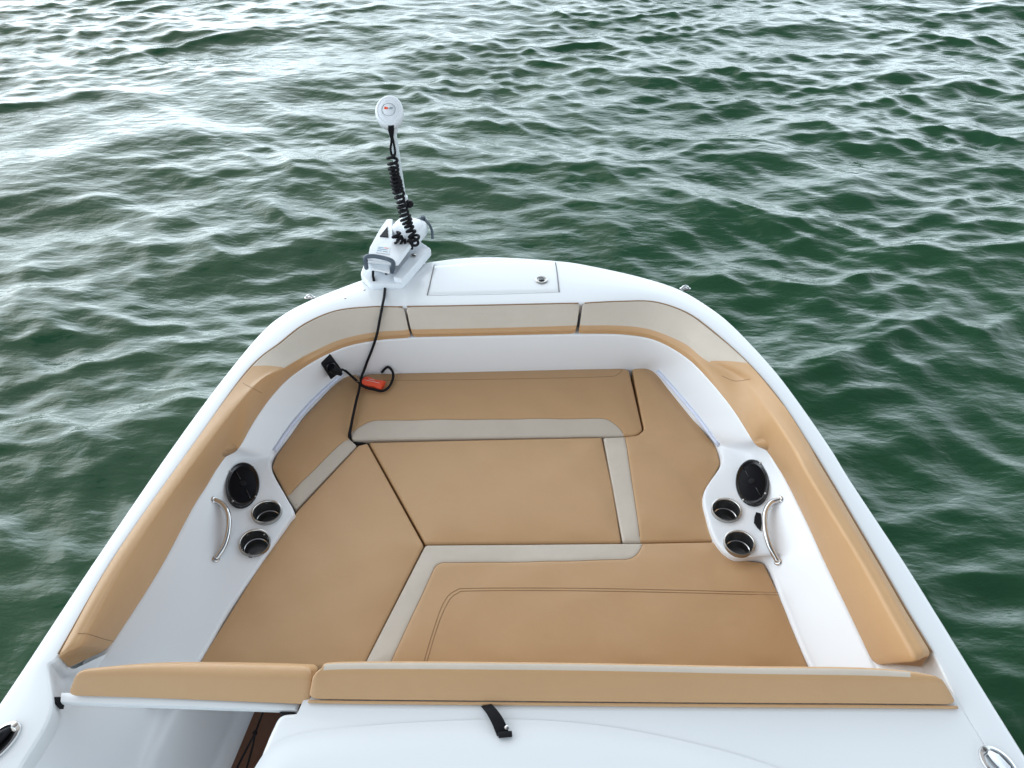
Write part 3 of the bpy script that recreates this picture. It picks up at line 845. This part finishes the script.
# bungee cord over the walkway floor
t = thing('bungee_cord', 'thin black cord hanging over the brown walkway floor beside the console', 'cord', P(255,735,.42))
obj('cord', tube_bm(smooth_path([P(265,708,.50),P(260,720,.46),P(255,733,.45),P(246,750,.42),P(236,770,.40),P(226,790,.38)],6), .0032, 8), RUB, t)
obj('cord', tube_bm(smooth_path([P(255,733,.45),P(253,745,.43),P(249,760,.41),P(243,780,.39)],6), .0032, 8), RUB, t)
auto(obj('knot', lathe_bm([(.002,-.009),(.007,-.004),(.008,.002),(.002,.009)], P(255,733,.452), (0,.6,1), seg=12), RUB, t))

# ------------------------------------------------------------------ bow-mount motor
mb = P(392,262,.965)
mt = thing('trolling_motor', 'white bow-mounted motor with round head on a tall shaft and black coiled cable', 'boat motor', mb)
auto(obj('mount_plate', prism([P(360,274,.978),P(366,258,.978),P(380,232,.978),P(392,222,.978),P(432,249,.978),P(402,284,.978),P(370,284,.978)], .026, .006, 3, .02), PLW, mt), 40)
# housing: stepped shell
def loft_poly(levels, rc, n=5):
    rows = [fillet([P(x, y, z) for x, y in pts], rc, n, True) for pts, z in levels]
    bm = bmesh.new(); vs = [[bm.verts.new(p) for p in r] for r in rows]; m = len(rows[0])
    for i in range(len(rows)-1):
        for j in range(m): bm.faces.new((vs[i][j], vs[i][(j+1) % m], vs[i+1][(j+1) % m], vs[i+1][j]))
    bm.faces.new(vs[-1]); recalc(bm); return bm
hs = [(367,263),(370,247),(380,229),(387,219),(393,219),(393,238),(414,244),(398,266)]
hs2 = [(368,261),(371.5,246.5),(381.5,228),(387.5,219.5),(392,220),(392,239),(410,244.5),(395,263)]
auto(obj('housing', loft_poly([(hs,.98),(hs,1.045),(hs2,1.060)], .012), PLW, mt), 40)
# side wing plate on the starboard side
auto(obj('side_plate', prism([P(417,247,1.0),P(430,248.5,1.0),P(402,279,1.0),P(393,277,1.0)], .024, .004, 2, .008), PLW, mt), 40)
# rounded nose
c = P(409,231,1.03)
bm = bmesh.new(); bmesh.ops.create_uvsphere(bm, u_segments=48, v_segments=24, radius=1)
for v in bm.verts:
    x, y, z = v.co
    sx = math.copysign(abs(x)**.55, x); sy = math.copysign(abs(y)**.6, y); sz = math.copysign(abs(z)**.55, z)
    v.co = Vector((sx*.074, sy*.074, sz*.038))
bmesh.ops.rotate(bm, verts=bm.verts, cent=(0,0,0), matrix=Matrix.Rotation(R(-22), 3, 'Z'))
bmesh.ops.translate(bm, verts=bm.verts, vec=c)
auto(obj('nose_cover', bm, PLW, mt), 60)
# black opening beside the nose
auto(obj('slot', prism([P(379.5,236,1.064),P(387.5,226,1.064),P(388.5,237,1.064)], .01, .001, 1, .003), BLK, mt))
# dark guard arc on the starboard side
pa = [P(417,219,1.04),P(424,219,1.055),P(429,224,1.05),P(432,231,1.03),P(432.5,239,1.0)]
obj('guard', tube_bm(smooth_path(pa,6), [.006]*25, 10), GREYB, mt)
auto(obj('guard_knob', lathe_bm([(.010,0),(.013,.006),(.013,.02),(.008,.026)], P(423,221,1.045), (0,0,1), seg=18), GREYB, mt))
auto(obj('pivot_screw', lathe_bm([(.013,0),(.013,.006),(.008,.008)], P(413.5,256,1.0), (0,0,1), seg=20), STEELD, mt))
# grey pull handle and its box
auto(obj('latch_box', loft_poly([([(371,270),(372,259),(391,262),(390,274)],.98),([(371,270),(372,259),(391,262),(390,274)],1.02),([(372,268.5),(373,260.5),(390,263),(389,272)],1.03)], .008), PLW, mt), 40)
ph = [P(366.5,268,1.0),P(365.5,261,1.05),P(366,257,1.068),P(372,256,1.075),P(382,257.5,1.075),P(391,260.5,1.072),P(393.3,264,1.055),P(392,272,1.0)]
obj('pull_handle', tube_bm(smooth_path(ph,6), .0095, 12), GREYB, mt)
obj('strap_end', tube_bm([P(373,271,1.0),P(373,276,.985),P(374,281,.98)], .0055, 8), RUB, mt)
# sticker with rows of small print
lt = prism([P(377,245.5,1.0625),P(390,247,1.0625),P(388.8,254,1.0625),P(375.5,252,1.0625)], .002, 0, 1, .002)
lb = obj('sticker', lt, simple('sticker_white',(.72,.78,.8),.5), mt, smooth=False)
for (x0,y0,x1,y1,m_) in ((378.2,247,383.5,247.6,BLUE),(384.2,247.7,388.5,248.3,RED),(377.7,248.6,387.5,249.9,BLUE),(377.2,250.3,382,250.9,BLUE),(383,251.2,387.5,252,GREYP)):
    obj('print_line', tube_bm([P(x0,y0,1.063),P(x1,y1,1.063)], .0021, 4, flat=.4), m_, lb, smooth=False)
# shaft: from nose to head
base = P(408.5,236,1.03)
d = ray(391,122); tt = base.y/d.y; headp = CAM+d*tt; headp.x = headp.x
auto(obj('shaft', tube_bm([base+Vector((0,0,-.5)), base, base.lerp(headp,.5), headp], .0155, 20), simple('pale_shaft',(.62,.68,.70),.3,var=.03), mt), 60)
d2 = ray(408,199.5); kp = CAM+d2*(base.y/d2.y)
auto(obj('depth_collar_knob', lathe_bm([(.008,-.0),(.016,.004),(.016,.02),(.010,.026)], kp+Vector((.0,-.012,-.01)), (.6,-.8,.1), seg=20), BLK, mt), 40)
auto(obj('depth_collar', lathe_bm([(.018,-.012),(.022,-.010),(.022,.012),(.018,.014)], base.lerp(headp, (kp.z-base.z)/(headp.z-base.z)), (0,0,1), seg=24), PLW, mt), 40)
# head: rounded pod with its top disc tipped to the camera side
d3 = ray(389.3,112); hc = CAM+d3*(base.y/d3.y)
hx = Vector((0,-.62,.78)).normalized()   # face direction
xd = Vector((1,0,0)); yd = hx.cross(xd)
prof = [(.0,-.052),(.034,-.050),(.048,-.042),(.0545,-.026),(.0560,-.004),(.0555,.006),(.0525,.013),(.047,.0165),(.043,.0175),(.0415,.0165),(.040,.0178),(.0275,.0195),(.0265,.018),(.0255,.0195),(.0,.0205)]
bm = lathe_bm(prof, hc, hx, xdir=xd, sx=.98, sy=1.18, seg=56, capends=False); recalc(bm)
head = auto(obj('motor_head', bm, PLW, mt), 60)
auto(obj('head_neck', lathe_bm([(.018,-.03),(.026,-.01),(.032,.02),(.036,.05)], headp+Vector((0,0,-.02)), (hc-headp+Vector((0,-.01,.02))), seg=28), PLW, mt), 60)
obj('badge_ring', lathe_bm([(.0255,.0200),(.0265,.0206),(.0275,.0200)], hc+Vector((0,0,0)), hx, xdir=xd, sx=.98, sy=.98, seg=48, capends=False), simple('badge_grey',(.25,.28,.30),.4), head)
def badge(x0, x1, y0, y1, m_, nm):
    bm = bmesh.new(); q = [hc+hx*.0212-xd*0+xd*x+(-yd if yd.z < 0 else yd)*y for x, y in ((x0,y0),(x1,y0),(x1,y1),(x0,y1))]
    bm.faces.new([bm.verts.new(p) for p in q]); return obj(nm, bm, m_, head, smooth=False)
badge(-.017,-.002,.001,.009,RED,'badge_print'); badge(.001,.016,.001,.0045,GREYP,'badge_print'); badge(.004,.017,.006,.009,GREYP,'badge_print'); badge(-.015,-.009,.009,.0115,RED,'badge_print')
# coiled cable down the shaft
def wp(x, y, dy=-.035):
    d_ = ray(x, y); return CAM+d_*((base.y+dy)/d_.y)
auto(obj('cable_boot', tube_bm([wp(390.8,124.5,-.05),wp(391.2,130,-.045),wp(391.6,137,-.035)], [.0125,.012,.008], 14), BLK, mt), 40)
pre = [wp(391.6,135), wp(391.4,142,-.03), wp(390.6,149,-.028), wp(392,156,-.03)]
obj('cable', tube_bm(smooth_path(pre,5), .0048, 10), RUB, mt)
pre = [wp(391.8,133,-.04), wp(393.5,142,-.04), wp(395.2,152,-.03), wp(394,158,-.03)]
obj('cable', tube_bm(smooth_path(pre,5), .0042, 10), RUB, mt)
axis = [wp(391.5,155,-.038), wp(393.5,168,-.045), wp(396.5,184,-.045), wp(400.5,200,-.045), wp(404.5,215,-.05), wp(410,229,-.07), wp(414,238,-.085), wp(413,243.5,-.085), wp(408,244,-.09), wp(402,242.5,-.09), wp(397.5,239,-.09), wp(395.5,233,-.08)]
sp = Spl(range(len(axis)), axis); path = []; ph = 0; NST = 1500
prev = None; side = Vector((1,0,0))
seglen = []
for i in range(NST+1):
    u = (len(axis)-1)*i/NST; p = sp(u); q = sp(u+.01); tan = (q-p).normalized()
    side = (side-tan*side.dot(tan)).normalized(); bn = tan.cross(side)
    if prev is not None:
        pitch = .0200*(1+.18*math.sin(u*2.3+1)+.08*math.sin(u*5.1)); ph += (p-prev).length/pitch*2*math.pi
    prev = p
    rr_ = .0185*(1+.12*math.sin(u*3.3+.5)+.08*math.sin(u*7.7))*min(1, .3+i/60)
    path.append(p+(side*math.cos(ph)+bn*math.sin(ph))*rr_)
obj('coiled_cable', tube_bm(path, .0060, 8), RUB, mt)

# ------------------------------------------------------------------ water
def axis_coords(lo, hi, step, far, growth=1.09):
    c = list(np.arange(lo, hi+step/2, step))
    s = step; x = c[-1]
    while x < far: s *= growth; x += s; c.append(x)
    s = step; x = c[0]; pre = []
    while x > -far: s *= growth; x -= s; pre.append(x)
    return np.array(pre[::-1]+c)
X = axis_coords(-8.5, 8.5, .024, 2500); Y = axis_coords(-.6, 11.5, .022, 2500)
dX = np.gradient(X); dY = np.gradient(Y)
GX, GY = np.meshgrid(X, Y); SP = np.maximum(*np.meshgrid(dX, dY))
Z = np.zeros_like(GX); HX = np.zeros_like(GX); HY = np.zeros_like(GX)
NW = 230
lam = np.exp(np.linspace(math.log(.045), math.log(1.9), NW))*rng.uniform(.95, 1.05, NW)
main = R(-98)
# slowly varying gusts modulate the short waves
gust = 1+.35*np.sin(GX*.55+GY*.35+1.0)*np.sin(GY*.62-GX*.2+.4)+.25*np.sin(GX*1.3-GY*.9+2)
WX = GX+.12*np.sin(GY*1.1+GX*.3)+.07*np.sin(GX*2.1+GY*1.7+1); WY = GY+.14*np.sin(GX*.9+.5)+.07*np.sin(GX*1.9-GY*2.3+2)
lam = np.concatenate([lam, [2.6, 3.1, 3.9, 4.6]])
for l in lam:
    sprd = R(20) if l > .8 else R(32)
    th = main+rng.normal(0, 1)*sprd+(R(18) if rng.random() < .4 else R(-8))
    k = 2*math.pi/l
    slope = .0192*(.85 if l > .9 else 1.0)*(1.2 if .07 < l < .4 else .95)
    a = slope/k
    ph = k*(math.cos(th)*WX+math.sin(th)*WY)+rng.uniform(0, 6.283)
    fade = np.clip((l/(SP*3.2))-1, 0, 1)
    if l < .6: fade = fade*gust
    if not fade.any(): continue
    s, c = np.sin(ph), np.cos(ph); a = a*fade
    Z += a*c; q = .95
    HX -= q*a*math.cos(th)*s; HY -= q*a*math.sin(th)*s
GXd = GX+HX; GYd = GY+HY
nx, ny = len(X), len(Y)
co = np.stack([GXd, GYd, Z], -1).reshape(-1, 3).astype(np.float32)
me = bpy.data.meshes.new('water'); me.vertices.add(nx*ny); me.vertices.foreach_set('co', co.ravel())
ii = (np.arange(ny-1)[:, None]*nx+np.arange(nx-1)[None]).ravel()
q = np.stack([ii, ii+1, ii+nx+1, ii+nx], -1).astype(np.int32)
me.loops.add(q.size); me.loops.foreach_set('vertex_index', q.ravel()); me.polygons.add(len(q))
me.polygons.foreach_set('loop_start', np.arange(0, q.size, 4, dtype=np.int32)); me.polygons.foreach_set('loop_total', np.full(len(q), 4, np.int32))
me.update(); me.validate(); me.shade_smooth()
m, nt, N, L, b = newmat('sea_water')
tc = N.new('ShaderNodeTexCoord')
n1 = N.new('ShaderNodeTexNoise'); n1.inputs['Scale'].default_value = 1.1; n1.inputs['Detail'].default_value = 4
L.new(tc.outputs['Object'], n1.inputs['Vector'])
mx = N.new('ShaderNodeMix'); mx.data_type = 'RGBA'; mx.inputs['A'].default_value = (.012, .055, .027, 1); mx.inputs['B'].default_value = (.022, .075, .032, 1)
L.new(n1.outputs['Fac'], mx.inputs['Factor']); L.new(mx.outputs['Result'], b.inputs['Base Color'])
b.inputs['Roughness'].default_value = .03; b.inputs['IOR'].default_value = 1.42
mp = N.new('ShaderNodeMapping'); mp.inputs['Scale'].default_value = (1, 2.2, 1); L.new(tc.outputs['Object'], mp.inputs['Vector'])
n2 = N.new('ShaderNodeTexNoise'); n2.inputs['Scale'].default_value = 9; n2.inputs['Detail'].default_value = 5; n2.inputs['Roughness'].default_value = .45; n2.inputs['Distortion'].default_value = .2
L.new(mp.outputs['Vector'], n2.inputs['Vector'])
bp = N.new('ShaderNodeBump'); bp.inputs['Strength'].default_value = .75; bp.inputs['Distance'].default_value = .010
L.new(n2.outputs['Fac'], bp.inputs['Height']); L.new(bp.outputs['Normal'], b.inputs['Normal'])
me.materials.append(m)
w = bpy.data.objects.new('water', me); C.objects.link(w); w['kind'] = 'structure'

# ------------------------------------------------------------------ light
VEIL = 84
SUN_AZ = R(-50); SUN_EL = R(36)      # azimuth measured from +Y (ahead), negative to port
world = bpy.data.worlds.new('World'); S.world = world; world.use_nodes = True
N = world.node_tree.nodes; L = world.node_tree.links
bg = N['Background']; sky = N.new('ShaderNodeTexSky'); sky.sky_type = 'NISHITA'; sky.sun_disc = False
sky.sun_elevation = SUN_EL; sky.sun_rotation = SUN_AZ; sky.air_density = 1.2; sky.dust_density = 1.2; sky.ozone_density = 1
hsv = N.new('ShaderNodeHueSaturation'); hsv.inputs['Saturation'].default_value = .22
L.new(sky.outputs['Color'], hsv.inputs['Color'])
# thin bright cloud veil, densest low in the sky
tc = N.new('ShaderNodeTexCoord'); sx = N.new('ShaderNodeSeparateXYZ'); L.new(tc.outputs['Generated'], sx.inputs[0])
mr = N.new('ShaderNodeFloatCurve'); cv = mr.mapping.curves[0]
for q_, (x_, y_) in enumerate(((0,1),(.25,.95),(.45,.74),(.60,.36),(.76,.03),(1,0))):
    if q_ in (0, 5): cv.points[0 if q_ == 0 else -1].location = (x_, y_)
    else: cv.points.new(x_, y_)
mr.mapping.update()
L.new(sx.outputs['Z'], mr.inputs['Value'])
cn = N.new('ShaderNodeTexNoise'); cn.inputs['Scale'].default_value = 2.5; cn.inputs['Detail'].default_value = 5; L.new(tc.outputs['Generated'], cn.inputs['Vector'])
dt_ = N.new('ShaderNodeVectorMath'); dt_.operation = 'DOT_PRODUCT'; dt_.inputs[1].default_value = (math.sin(R(-38)), math.cos(R(-38)), 0); L.new(tc.outputs['Generated'], dt_.inputs[0])
az = N.new('ShaderNodeMapRange'); az.inputs['From Min'].default_value = -.6; az.inputs['From Max'].default_value = 1; az.inputs['To Min'].default_value = .4; az.inputs['To Max'].default_value = 1.0; L.new(dt_.outputs['Value'], az.inputs['Value'])
m1 = N.new('ShaderNodeMath'); m1.operation = 'MULTIPLY'; L.new(mr.outputs[0], m1.inputs[0]); L.new(az.outputs[0], m1.inputs[1])
m2 = N.new('ShaderNodeMath'); m2.operation = 'MULTIPLY'; L.new(m1.outputs[0], m2.inputs[0]); L.new(cn.outputs['Fac'], m2.inputs[1])
vs_ = N.new('ShaderNodeVectorMath'); vs_.operation = 'SCALE'; vs_.inputs[0].default_value = (VEIL*.83, VEIL*.98, VEIL*1.10); L.new(m2.outputs[0], vs_.inputs['Scale'])
va = N.new('ShaderNodeVectorMath'); va.operation = 'ADD'; L.new(hsv.outputs['Color'], va.inputs[0]); L.new(vs_.outputs[0], va.inputs[1])
L.new(va.outputs[0], bg.inputs['Color'])
bg.inputs['Strength'].default_value = .10
sl = bpy.data.lights.new('sun', 'SUN'); sl.energy = .8; sl.angle = R(85); sl.color = (1, .96, .91)
so = bpy.data.objects.new('sun', sl); C.objects.link(so)
dirv = Vector((math.sin(SUN_AZ)*math.cos(SUN_EL), math.cos(SUN_AZ)*math.cos(SUN_EL), math.sin(SUN_EL)))
so.rotation_euler = dirv.to_track_quat('Z', 'Y').to_euler()

cam = bpy.data.cameras.new('camera'); co_ = bpy.data.objects.new('camera', cam); C.objects.link(co_)
co_.location = CAM; co_.rotation_euler = (R(90)-PITCH, 0, 0)
cam.sensor_width = 36; cam.lens = F/1024*36; cam.clip_start = .05; cam.clip_end = 6000
S.camera = co_
S.view_settings.view_transform = 'Standard'; S.view_settings.look = 'None'; S.view_settings.gamma = 1; S.view_settings.exposure = -.24
